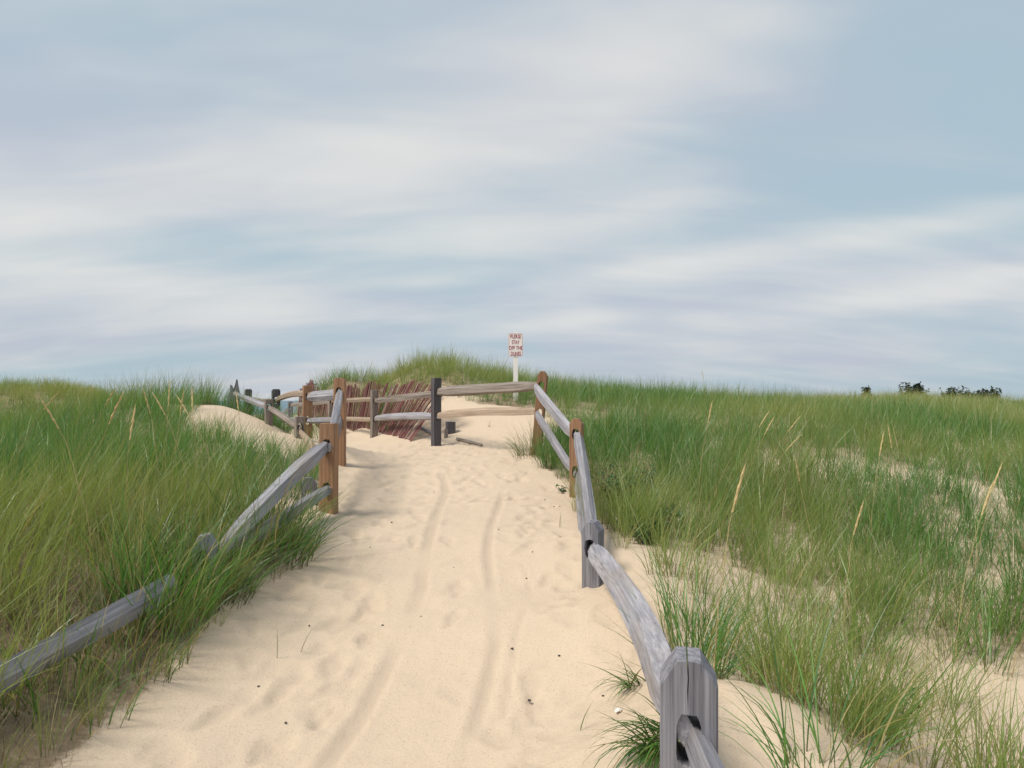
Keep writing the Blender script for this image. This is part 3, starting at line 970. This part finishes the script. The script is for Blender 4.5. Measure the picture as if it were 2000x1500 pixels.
# ------------------------------------------------------------------ loose timber on the sand
def plank(name, label, px0, py0, px1, py1, w_, h_, m, seed, cat='plank', lift=.01):
    a_, b_ = hit(px0, py0), hit(px1, py1)
    e_ = empty(name, a_); tag(e_, label, cat)
    add_rail(e_, a_ + Vector((0, 0, lift)), b_ + Vector((0, 0, lift)), m, w_, h_, (0, 0), seed, .0, tenon=.95, name='board', tri=.2)
plank('broken_plank', 'thin broken grey plank lying on the sand in front of the dark post stub', 892, 859, 941, 872, .022, .03, M_RAIL_BROWN, 61)
plank('fallen_plank', 'grey plank sliding down the sand behind the dark flat topped post', 818, 835, 848, 852, .03, .03, M_RAIL_GREY, 62)
q = at(880, 829, 12.9)
sb = empty('timber_stub', (q.x, q.y, gz(q.x, q.y))); tag(sb, 'dark square timber stub standing in the sand beside the dark fence post', 'post')
add_post(sb, q.x, q.y, gz(q.x, q.y) + .2, M_POST_DARK, R(20), .15, .12, (), 'flat', bury=.2)
q = at(871, 836, 12.6)
sb = empty('timber_stub', (q.x, q.y, gz(q.x, q.y))); tag(sb, 'narrow grey timber stub between two dark posts in the sand', 'post')
add_post(sb, q.x, q.y, gz(q.x, q.y) + .15, M_POST_TAUPE, R(20), .06, .06, (), 'flat', bury=.2)

# ------------------------------------------------------------------ grass


def blades(specs, seg=5):
    """specs rows: x,y,z,azimuth,length,tilt,bend,width,rand,dry,windx,windy -> verts, faces, attr"""
    S = np.asarray(specs, float)
    n = len(S)
    pos = S[:, 0:3].copy()
    az, Ln, tilt, bend, wd = S[:, 3], S[:, 4], S[:, 5], S[:, 6], S[:, 7]
    V = np.zeros((n, seg + 1, 2, 3)); A = np.zeros((n, seg + 1, 2, 3))
    fa = az + S[:, 8] * 3.0            # facing of the ribbon
    wx = np.stack([-np.sin(fa), np.cos(fa), np.zeros(n)], -1)
    for k in range(seg + 1):
        t_ = k / seg
        ang = tilt + bend * t_ ** 1.3
        d = np.stack([np.cos(az) * np.sin(ang), np.sin(az) * np.sin(ang), np.cos(ang)], -1)
        if S.shape[1] > 10:
            d[:, 0] += S[:, 10] * t_ ** 1.2; d[:, 1] += S[:, 11] * t_ ** 1.2
            d /= np.linalg.norm(d, axis=1)[:, None]
        if k: pos = pos + d * (Ln / seg)[:, None]
        ww = wd * (1 - t_ ** 2.2) * (.75 + .5 * min(1, t_ * 3) * (1 - t_)) + .0004
        V[:, k, 0] = pos - wx * ww[:, None] / 2; V[:, k, 1] = pos + wx * ww[:, None] / 2
        A[:, k, :, 0] = S[:, 8][:, None]; A[:, k, :, 1] = S[:, 9][:, None]; A[:, k, :, 2] = t_
    base = (np.arange(n) * (seg + 1) * 2)[:, None, None]
    k = np.arange(seg)[None, :, None] * 2
    q = np.array([0, 1, 3, 2])[None, None, :]
    Fq = (base + k + q).reshape(-1, 4)
    return V.reshape(-1, 3), Fq, A.reshape(-1, 3)


def grass_mesh(name, specs, m, seg=5):
    V, Fq, A = blades(specs, seg)
    me = bpy.data.meshes.new(name)
    me.vertices.add(len(V)); me.vertices.foreach_set('co', V.ravel())
    me.loops.add(Fq.size); me.loops.foreach_set('vertex_index', Fq.ravel().astype(np.int32))
    me.polygons.add(len(Fq)); me.polygons.foreach_set('loop_start', np.arange(0, Fq.size, 4, dtype=np.int32))
    me.update(calc_edges=True)
    me.polygons.foreach_set('use_smooth', np.ones(len(Fq), bool))
    a_ = me.attributes.new('blade', 'FLOAT_VECTOR', 'POINT'); a_.data.foreach_set('vector', A.astype(np.float32).ravel())
    me.materials.append(m)
    return me


def clump_specs(n, rad, Lm, r_, dry=.1, wind=.35, wd=.0055, spread=.22):
    S = []
    for _ in range(n):
        a_ = r_.uniform(0, 2 * math.pi); rr_ = rad * math.sqrt(r_.random())
        S.append((rr_ * math.cos(a_), rr_ * math.sin(a_), -.03, a_ + r_.gauss(0, .6), Lm * r_.uniform(.55, 1.15), abs(r_.gauss(0, spread)) + .03, r_.uniform(.1, .9) * (.6 if r_.random() < .7 else 1.5),
                  wd * r_.uniform(.7, 1.2), r_.random(), 1.0 if r_.random() < dry else r_.random() * .12, wind * r_.uniform(.4, 1.3), wind * r_.gauss(0, .3)))
    return S


clump_col = bpy.data.collections.new('grass_clumps')
rg = random.Random(5)
CL = []
def mk(n, rad, L, dry, wind, wd, seg=5, spread=.22):
    me = grass_mesh('grass_clump', clump_specs(n, rad, L, rg, dry * .75, wind, wd, spread), M_GRASS, seg)
    o = bpy.data.objects.new('grass_clump_%02d' % len(CL), me)
    clump_col.objects.link(o); CL.append(o)
for k in range(7): mk(26, .085, .68, .08, .34, .0056)              # 0-6 full green
for k in range(4): mk(12, .05, .60, .16, .22, .0050)               # 7-10 thin
for k in range(3): mk(16, .10, .50, .75, .40, .0042, spread=.5)    # 11-13 mostly dry, low
for k in range(5): mk(34, .22, .66, .22, .36, .0085, 4)            # 14-18 far, broad

for k in range(3):
    me = grass_mesh('thatch_clump', clump_specs(30, .14, .42, rg, .2, .25, .004, .75), M_THATCH, 4)
    o = bpy.data.objects.new('grass_clump_%02d' % len(CL), me); clump_col.objects.link(o); CL.append(o)   # 19-21 dead thatch


def scatter(name, label, xr, yr, filt, seed):
    r_ = np.random.default_rng(seed)
    out = []
    # density rings: points per square metre falls with the distance
    for (d0, d1, den, kind) in ((1.2, 6.5, 78, 0), (6.5, 11, 48, 0), (11, 19, 30, 0), (19, 34, 16, 1), (34, 60, 5, 1)):
        x0, x1 = max(xr[0], -d1), min(xr[1], d1); y0, y1 = max(yr[0], .6), min(yr[1], d1)
        if x1 <= x0 or y1 <= y0: continue
        n = int((x1 - x0) * (y1 - y0) * den)
        x = r_.uniform(x0, x1, n); y = r_.uniform(y0, y1, n)
        dd = np.hypot(x, y)
        ok = (dd >= d0) & (dd < d1) & (np.abs(x) < y * .86 + 2.4) & filt(x, y)
        x, y = x[ok], y[ok]
        de = grass_density(x, y)
        ok = r_.random(len(x)) < de
        x, y, de = x[ok], y[ok], de[ok]
        n = len(x)
        if not n: continue
        pick = r_.random(n)
        sparse = de < .42
        if kind == 0:
            idx_ = np.where(sparse & (pick < .45), r_.integers(7, 11, n), np.where(pick > np.where(y < 5.5, .78, .93), r_.integers(11, 14, n), r_.integers(0, 7, n)))
            th = r_.random(n) < np.where((x < -1.5) & (y < 5.2), np.where(y < 4.0, .5, .3), np.where((x > .6) & (y < 5.2), .22, .05))
            idx_ = np.where(th, r_.integers(19, 22, n), idx_)
        else:
            idx_ = r_.integers(14, 19, n)
        hgt = (.86 + .22 * fbm(x, y, .9, 3)) * r_.uniform(.75, 1.15, n) * np.where(sparse, .9, 1.0)
        edge = np.clip(-np.maximum(in_poly(x, y, PATH), in_poly(x, y, PATCH)) / .5, .0, 1)
        hgt *= .82 + .18 * edge
        hgt *= np.where((x < -1.0) & (y < 6.3), 1.05, 1.0) * np.where((x > -2.08) & (x < 0) & (y < 4.3), .66, 1.0) * np.where((x < -1.9) & (x > -4.4) & (y > 7) & (y < 9.4), .78, 1.0)
        ti = np.clip(.16 + 1.9 * fbm(x + 50, y + 20, .33, 3) + .35 * fbm(x, y, 1.4, 2) + np.clip((np.hypot(x, y) - 13) / 16, 0, .65) + np.where((x < -2.4) & (y < 24), .08, 0) + np.where((x > 4) & (y > 14), .34, 0) - np.where((x > .5) & (y < 12), .10, 0) + r_.normal(0, .12, n), 0, 1)
        z = ground(x, y)
        rot = np.stack([r_.normal(0, .07, n), r_.normal(.02, .07, n), r_.normal(0, .75, n)], -1)
        out.append((np.stack([x, y, z], -1), rot, hgt, idx_, ti))
    co = np.concatenate([o[0] for o in out]); rot = np.concatenate([o[1] for o in out]); hg = np.concatenate([o[2] for o in out]); ix = np.concatenate([o[3] for o in out]); ti = np.concatenate([o[4] for o in out])
    me = bpy.data.meshes.new(name)
    me.vertices.add(len(co)); me.vertices.foreach_set('co', co.ravel())
    for nm, ty, arr, key in (('rot', 'FLOAT_VECTOR', rot, 'vector'), ('hgt', 'FLOAT', hg, 'value'), ('pick', 'INT', ix, 'value'), ('tint', 'FLOAT', ti, 'value')):
        a_ = me.attributes.new(nm, ty, 'POINT')
        a_.data.foreach_set(key, arr.ravel().astype(np.int32 if ty == 'INT' else np.float32))
    me.update()
    me.materials.append(M_GRASS)
    o = bpy.data.objects.new(name, me); COL.objects.link(o)
    tag(o, label, 'grass', kind='stuff')
    md = o.modifiers.new('clumps', 'NODES'); md.node_group = GN
    print(name, len(co))
    return o


GN = bpy.data.node_groups.new('clumps_on_points', 'GeometryNodeTree')
GN.interface.new_socket('Geometry', in_out='INPUT', socket_type='NodeSocketGeometry')
GN.interface.new_socket('Geometry', in_out='OUTPUT', socket_type='NodeSocketGeometry')
gi = GN.nodes.new('NodeGroupInput'); go = GN.nodes.new('NodeGroupOutput')
ip = GN.nodes.new('GeometryNodeInstanceOnPoints')
ci = GN.nodes.new('GeometryNodeCollectionInfo'); ci.inputs[0].default_value = clump_col
ci.inputs['Separate Children'].default_value = True; ci.inputs['Reset Children'].default_value = True
def named(nm, ty):
    n = GN.nodes.new('GeometryNodeInputNamedAttribute'); n.data_type = ty; n.inputs[0].default_value = nm
    return n.outputs[0]
L_ = GN.links.new
L_(gi.outputs[0], ip.inputs['Points']); L_(ci.outputs[0], ip.inputs['Instance'])
ip.inputs['Pick Instance'].default_value = True
L_(named('pick', 'INT'), ip.inputs['Instance Index'])
L_(named('rot', 'FLOAT_VECTOR'), ip.inputs['Rotation'])
L_(named('hgt', 'FLOAT'), ip.inputs['Scale'])
L_(ip.outputs[0], go.inputs[0])

scatter('beach_grass', 'long yellow green beach grass covering the field beside the sunken fence', (-45, -1.2), (.6, 60), lambda x, y: (x < -1.2) & ((y < 14) | (x < -6.2)) & ~((x > -2.6) & (y > 9.4)), 1)
scatter('beach_grass', 'bright green beach grass on the broad slope behind the bent fence', (.2, 60), (.6, 60), lambda x, y: (x > .2) & ~((y > 13.2) & (x < 1.1)), 2)
scatter('beach_grass', 'wind combed grass on the dune crests behind the red slat fence', (-6.2, 1.1), (13.2, 30), lambda x, y: (y > 13.2) & (x > -6.2) & (x < 1.1), 3)


# individual tussocks
def tussock(label, x, y, n, rad, L, leanv, droop, m=None, dry=.12, wd=.006, spread=.35, seed=1, tilt0=.12, zoff=-.02, azc=None):
    r_ = random.Random(seed)
    S = []
    z0 = gz(x, y)
    for _ in range(n):
        a_ = r_.uniform(0, 2 * math.pi); q_ = rad * math.sqrt(r_.random())
        px_, py_ = q_ * math.cos(a_), q_ * math.sin(a_)
        S.append((px_, py_, gz(x + px_, y + py_) - z0 + zoff, (a_ + r_.gauss(0, .7)) if azc is None else r_.gauss(azc, .38), L * r_.uniform(.5, 1.15), abs(r_.gauss(tilt0, spread)), droop * r_.uniform(.2, 1.5), wd * r_.uniform(.7, 1.2), r_.random(),
                  1.0 if r_.random() < dry else .1 * r_.random(), leanv[0] * r_.uniform(.4, 1.4), leanv[1] * r_.uniform(.3, 1.4)))
    o = bpy.data.objects.new('grass_tussock', grass_mesh('grass_tussock', S, m or M_TUSSOCK, 7)); COL.objects.link(o)
    o.location = (x, y, z0)
    tag(o, label, 'grass tussock', 'tussocks along the path')
    return o


tussock('big dark green tussock spilling over the path edge below the thick brown post', -1.72, 5.35, 330, .28, .72, (.7, -.1), 1.1, seed=3, wd=.0075)
tussock('dark tussock hanging over the sand beside the sunken grey rail', -1.88, 4.65, 240, .26, .66, (.55, -.15), 1.0, seed=4, wd=.007)
tussock('trailing grass tussock with dry stems where the sunken rail meets the sand', -1.9, 3.75, 150, .25, .5, (.5, -.3), .9, seed=5, dry=.4)
tussock('tall green tussock standing before the grey post hidden in the grass', -1.98, 4.2, 300, .26, .74, (.35, .1), .7, M_GRASS, seed=14, wd=.006)
tussock('olive tussock between the sunken grey rail and the sand', -1.95, 3.3, 90, .26, .42, (.5, -.1), .8, M_GRASS, seed=15, wd=.006, dry=.25)
tussock('half dry tuft growing around the foot of the leaning brown corner post', .22, 9.85, 150, .22, .5, (-.45, -.5), 1.2, seed=6, dry=.4)
tussock('small tuft beside the sand under the lower rail near the corner post', .42, 9.0, 60, .1, .55, (.2, -.1), .5, seed=7, dry=.2)
tussock('bright green tuft leaning over the bowed rail behind the cracked grey post', .80, 3.25, 130, .13, .52, (.35, .25), .6, M_GRASS, seed=8, wd=.0055)
tussock('dark tuft drooping under the bowed rail onto the path beside the cracked grey post', .56, 2.72, 170, .08, .31, (0, 0), 1.35, seed=9, wd=.0085, tilt0=.85, spread=.22, azc=-2.35)
tussock('small drooping tuft under the middle of the bowed rail', .60, 3.55, 40, .05, .28, (0, 0), 1.3, seed=10, wd=.007, tilt0=.8, spread=.2, azc=-2.5)
tussock('loose tuft arching over bare sand right behind the cracked grey post', .98, 2.35, 70, .14, .62, (.1, .15), 1.5, M_GRASS, seed=11, wd=.005)
tussock('dense tuft on the sand rim between bowed rail and hollow', .95, 3.9, 110, .16, .55, (.25, 0), .8, M_GRASS, seed=12, wd=.0055)


# seed stalks
def stalk(px, py, hgt, lean, seed, lab):
    b_ = hit(px, py)
    r_ = random.Random(seed)
    e_ = empty('grass_stalk', b_)
    tag(e_, lab, 'grass stalk', 'dry seed stalks standing in the ' + ('left field' if px < 1000 else 'right slope'))
    pts = []
    for k in range(8):
        t_ = k / 7
        pts.append(Vector((lean * t_ ** 1.7 * hgt, r_.uniform(-.02, .02) * t_, hgt * (t_ - .10 * abs(lean) * t_ ** 2))))
    v_, f_ = tube(pts, .0028, 4, .0016)
    mesh_obj('stem', v_, f_, M_DRY, e_)
    # spike
    d = (pts[-1] - pts[-2]).normalized()
    sp_, rad_ = [], []
    K = 9; Ls = .22
    vs_, fs__ = [], []
    for k in range(K):
        t_ = k / (K - 1)
        c = pts[-1] + d * Ls * (t_ - .25) + Vector((lean * .04 * t_ * t_, 0, 0))
        rr_ = .0065 * math.sin(math.pi * min(1, .12 + t_ * .88)) ** .6 * (1 + .25 * (-1) ** k)
        for j in range(5):
            an = 2 * math.pi * j / 5 + k * .5
            vs_.append(c + Vector((math.cos(an), math.sin(an), 0)) * rr_)
    for k in range(K - 1):
        for j in range(5): fs__.append((k * 5 + j, k * 5 + (j + 1) % 5, k * 5 + 5 + (j + 1) % 5, k * 5 + 5 + j))
    mesh_obj('seed_head', vs_, fs__, M_SEED, e_)


LL = {0: 'seed stalk of a close upright trio in the field behind the sunken rail', 1: 'seed stalk of a close upright trio in the field behind the sunken rail', 2: 'seed stalk of a close upright trio in the field behind the sunken rail',
      7: 'lone upright seed stalk behind the sunken grey rail', 8: 'seed stalk bending right to meet its partner in a peak behind the sunken rail', 9: 'seed stalk bending left to meet its partner in a peak behind the sunken rail'}
RL = {0: 'tallest seed stalk behind the brown chamfered post, standing by itself', 1: 'pale seed stalk rising right behind the cracked grey post', 12: 'faint seed stalk poking above the grass crest into the sky',
      4: 'slanting seed stalk in a loose group on the slope behind the leafy plants', 5: 'slanting seed stalk in a loose group on the slope behind the leafy plants', 6: 'slanting seed stalk in a loose group on the slope behind the leafy plants', 7: 'slanting seed stalk in a loose group on the slope behind the leafy plants'}
LS, RS = 'tall tan seed stalk rising above the yellow green field', 'tall tan seed stalk rising above the bright green slope'
for i, (px, py, hg, ln) in enumerate([(312, 985, .78, -.12), (322, 990, .85, .02), (333, 992, .78, .1), (388, 985, .8, -.08), (372, 990, .8, -.3), (430, 990, .8, -.35), (480, 965, .75, -.1), (238, 1140, .9, .05), (120, 1130, .95, .3),
                                      (185, 1135, .95, -.25), (150, 950, .8, .35), (20, 960, .8, .4)]):
    stalk(px, py, hg, ln, i, LL.get(i, LS))
for i, (px, py, hg, ln) in enumerate([(1362, 1010, .95, .12), (1395, 1335, .75, .12), (1645, 1300, .78, .1), (1868, 1290, .9, .2), (1440, 960, .75, .35), (1455, 980, .75, .3), (1490, 970, .75, .4), (1480, 1010, .7, .45), (1700, 1090, .9, .1),
                                      (1590, 1130, .8, -.15), (1900, 1180, .85, .2), (1760, 1050, .85, -.1), (1380, 800, .7, -.1)]):
    stalk(px, py, hg, ln, 50 + i, RL.get(i, RS))


# leafy plants
def leafy(name, label, cat, x, y, nst, hgt, rad, leaf, m, seed, group=None, droop=.3, nl=14, stem_m=None):
    r_ = random.Random(seed)
    e_ = empty(name, (x, y, gz(x, y))); tag(e_, label, cat, group)
    sv, sf, lv_, lf = [], [], [], []
    for s_ in range(nst):
        a_ = r_.uniform(0, 6.28); q_ = rad * math.sqrt(r_.random())
        h_ = hgt * r_.uniform(.6, 1.1)
        p0 = Vector((.3 * q_ * math.cos(a_), .3 * q_ * math.sin(a_), -.03)); p1 = Vector((q_ * math.cos(a_), q_ * math.sin(a_), h_))
        mid_ = (p0 + p1) / 2 + Vector((r_.gauss(0, .03), r_.gauss(0, .03), h_ * .1))
        pts = [p0, (p0 + mid_) / 2, mid_, (mid_ + p1) / 2, p1]
        v_, f_ = tube(pts, .006 * hgt + .002, 4, .0015)
        o_ = len(sv); sv += v_; sf += [tuple(i + o_ for i in f) for f in f_]
        for k in range(nl):
            t_ = r_.uniform(.25, 1.0)
            j = min(int(t_ * 4), 3); c = pts[j].lerp(pts[j + 1], t_ * 4 - j)
            d = Vector((r_.gauss(0, 1), r_.gauss(0, 1), r_.gauss(.35, .5))).normalized()
            sd_ = d.cross(Vector((r_.gauss(0, .4), r_.gauss(0, .4), 1))).normalized(); nn = sd_.cross(d)
            l_ = leaf * r_.uniform(.6, 1.2); b_ = l_ * .26
            o_ = len(lv_)
            lv_ += [c, c + d * l_ * .4 + sd_ * b_ + nn * b_ * .25, c + d * l_ * .45 - nn * b_ * .15, c + d * l_ * .4 - sd_ * b_ + nn * b_ * .25, c + d * l_ - Vector((0, 0, l_ * droop))]
            lf += [(o_, o_ + 1, o_ + 2), (o_, o_ + 2, o_ + 3), (o_ + 1, o_ + 4, o_ + 2), (o_ + 2, o_ + 4, o_ + 3)]
    mesh_obj('stems', sv, sf, stem_m or M_TWIG, e_)
    mesh_obj('foliage', lv_, lf, m, e_)
    return e_


leafy('leafy_plant', 'low dark leafy plant right behind the brown chamfered post', 'plant', 1.02, 7.0, 46, .42, .34, .055, M_LEAF, 1)
leafy('leafy_plant', 'low leafy plant behind the half buried grey post', 'plant', 1.12, 6.1, 40, .24, .28, .04, M_LEAF, 2)
leafy('leafy_plant', 'leafy weed at the rim of the grass beside the half buried grey post', 'plant', 1.05, 5.75, 26, .17, .2, .035, M_LEAF, 3)
leafy('leafy_plant', 'small bushy weed standing on bare sand in the hollow', 'plant', 1.75, 3.5, 16, .15, .13, .03, M_LEAF, 4)
for i, (px, py, lab) in enumerate(((1190, 775, 'upright dark weed poking above the grass on the crest beside the corner post'), (1305, 785, 'lone dark weed poking above the grass on the far slope of the crest'))):
    q = hit(px, py)
    leafy('goldenrod', lab, 'plant', q.x, q.y + .8, 5, .95, .16, .05, M_LEAF, 20 + i, nl=22)
# sprig on the sand next to the brown post
q = hit(1095, 962)
leafy('leaf_sprig', 'small broad leaved green sprig on the sand beside the brown chamfered post', 'plant', q.x, q.y, 4, .07, .07, .075, M_LEAF, 31, droop=.5, nl=3)
# blades pushing out of bare sand
for i, (px, py, n) in enumerate(((545, 1282, 1), (590, 1277, 1), (1095, 1030, 2), (955, 835, 5), (1135, 1425, 2))):
    q = hit(px, py)
    S = [(random.uniform(-.02, .02), random.uniform(-.02, .02), -.02, random.uniform(0, 6.28), (.22 if i < 2 else .16), .12 + (.2 if i == 1 else 0), .2, .005, random.random(), .25, (-.25 if i == 0 else .3), 0) for _ in range(n)]
    o = bpy.data.objects.new('grass_sprout', grass_mesh('grass_sprout', S, M_TUSSOCK, 4)); COL.objects.link(o); o.location = q
    tag(o, ('single dark blade of grass leaning back on the path beside its straighter neighbour', 'single slanting blade of grass on the path', 'tiny pair of blades on the sand by the fence', 'little sprout on the bare slope below the sign', 'pale pair of blades lying on the sand near the white shell')[i], 'grass sprout')

# far shrubs on the right skyline
SH = [(1785, 752, 31, .62, .85, 'dark round shrub above the far grass, standing apart from the row of shrubs'), (1868, 761, 31, .60, .8, 'widest dark shrub in the row on the far grass crest'), (1903, 767, 31.5, .5, .75, 'low dark shrub leaning against the widest shrub'),
      (1936, 762, 31, .34, .75, 'thin dark shrub with two bare upright twigs'), (1692, 760, 30, .12, .6, 'tiny lone dark shrub far from the others'), (1990, 788, 34, .5, .6, 'dark shrub half sunk behind the end of the grass crest')]
for i, (px, py, Y, rad, hh, lab) in enumerate(SH):
    p = at(px, py, Y)
    hgt = max(p.z - gz(p.x, p.y), .5)
    leafy('shrub', lab, 'shrub', p.x, p.y, int(20 + rad * 60), hgt, rad, .15, M_SHRUB, 70 + i, 'dark shrubs on the far crest', nl=36)

# ------------------------------------------------------------------ small things on the sand
def pebble(px, py, r, lab, seed, m=None, name='pebble', cat='pebble'):
    q = hit(px, py)
    r_ = random.Random(seed)
    bm = bmesh.new()
    bmesh.ops.create_icosphere(bm, subdivisions=2, radius=r)
    for v in bm.verts:
        v.co *= r_.uniform(.82, 1.12); v.co.z *= .6; v.co.x *= 1.25
    o = bm_obj(name, bm, m or M_PEBBLE, None, True, 50)
    o.location = q + Vector((0, 0, r * .25)); o.rotation_euler = (0, 0, r_.uniform(0, 6))
    tag(o, lab, cat, 'dark specks on the path')
for i, (px, py, r) in enumerate([(1034, 1371, .009), (886, 1111, .008), (1092, 1283, .007), (823, 1205, .006), (765, 1021, .008), (723, 1071, .008), (800, 1226, .006), (968, 1115, .006), (974, 1035, .006), (1028, 1131, .006), (848, 962, .007), (604, 1224, .006),
                                 (747, 1223, .006), (1000, 1267, .007), (505, 1341, .006), (558, 1412, .006), (1082, 990, .008), (1093, 990, .007), (1064, 977, .008), (1094, 1050, .006), (1040, 1080, .006), (1178, 1360, .006), (1115, 955, .006), (1040, 905, .008)]):
    pebble(px, py, r, 'biggest dark pebble on the path, near the white shell' if i == 0 else 'tiny dark pebble on the sand close to the foot of the brown chamfered post' if i in (16, 17, 18, 22) else 'tiny dark pebble lying in the open middle of the sand path', i)
# shell: a ribbed fan
q = hit(1208, 1391)
vs_, fs_ = [], []
NR_, NA = 5, 15
for i in range(NR_ + 1):
    for j in range(NA):
        a_ = R(-75 + 150 * j / (NA - 1)); rr_ = .026 * i / NR_ * (1 + .05 * math.cos(j * math.pi))
        vs_.append((rr_ * math.sin(a_), rr_ * math.cos(a_) - .012, .011 * math.sin(math.pi * (i / NR_) ** .8) * math.cos(a_ * .9) + .0012 * (-1) ** j * i / NR_ + .004))
for i in range(NR_):
    for j in range(NA - 1): fs_.append((i * NA + j, i * NA + j + 1, i * NA + NA + j + 1, i * NA + NA + j))
sh = mesh_obj('shell', vs_, fs_, M_SHELL, None, True)
md = sh.modifiers.new('thickness', 'SOLIDIFY'); md.thickness = .002
sh.location = q + Vector((0, 0, .004)); sh.rotation_euler = (R(12), 0, R(40))
tag(sh, 'small white shell lying on the sand near the cracked grey post', 'shell')
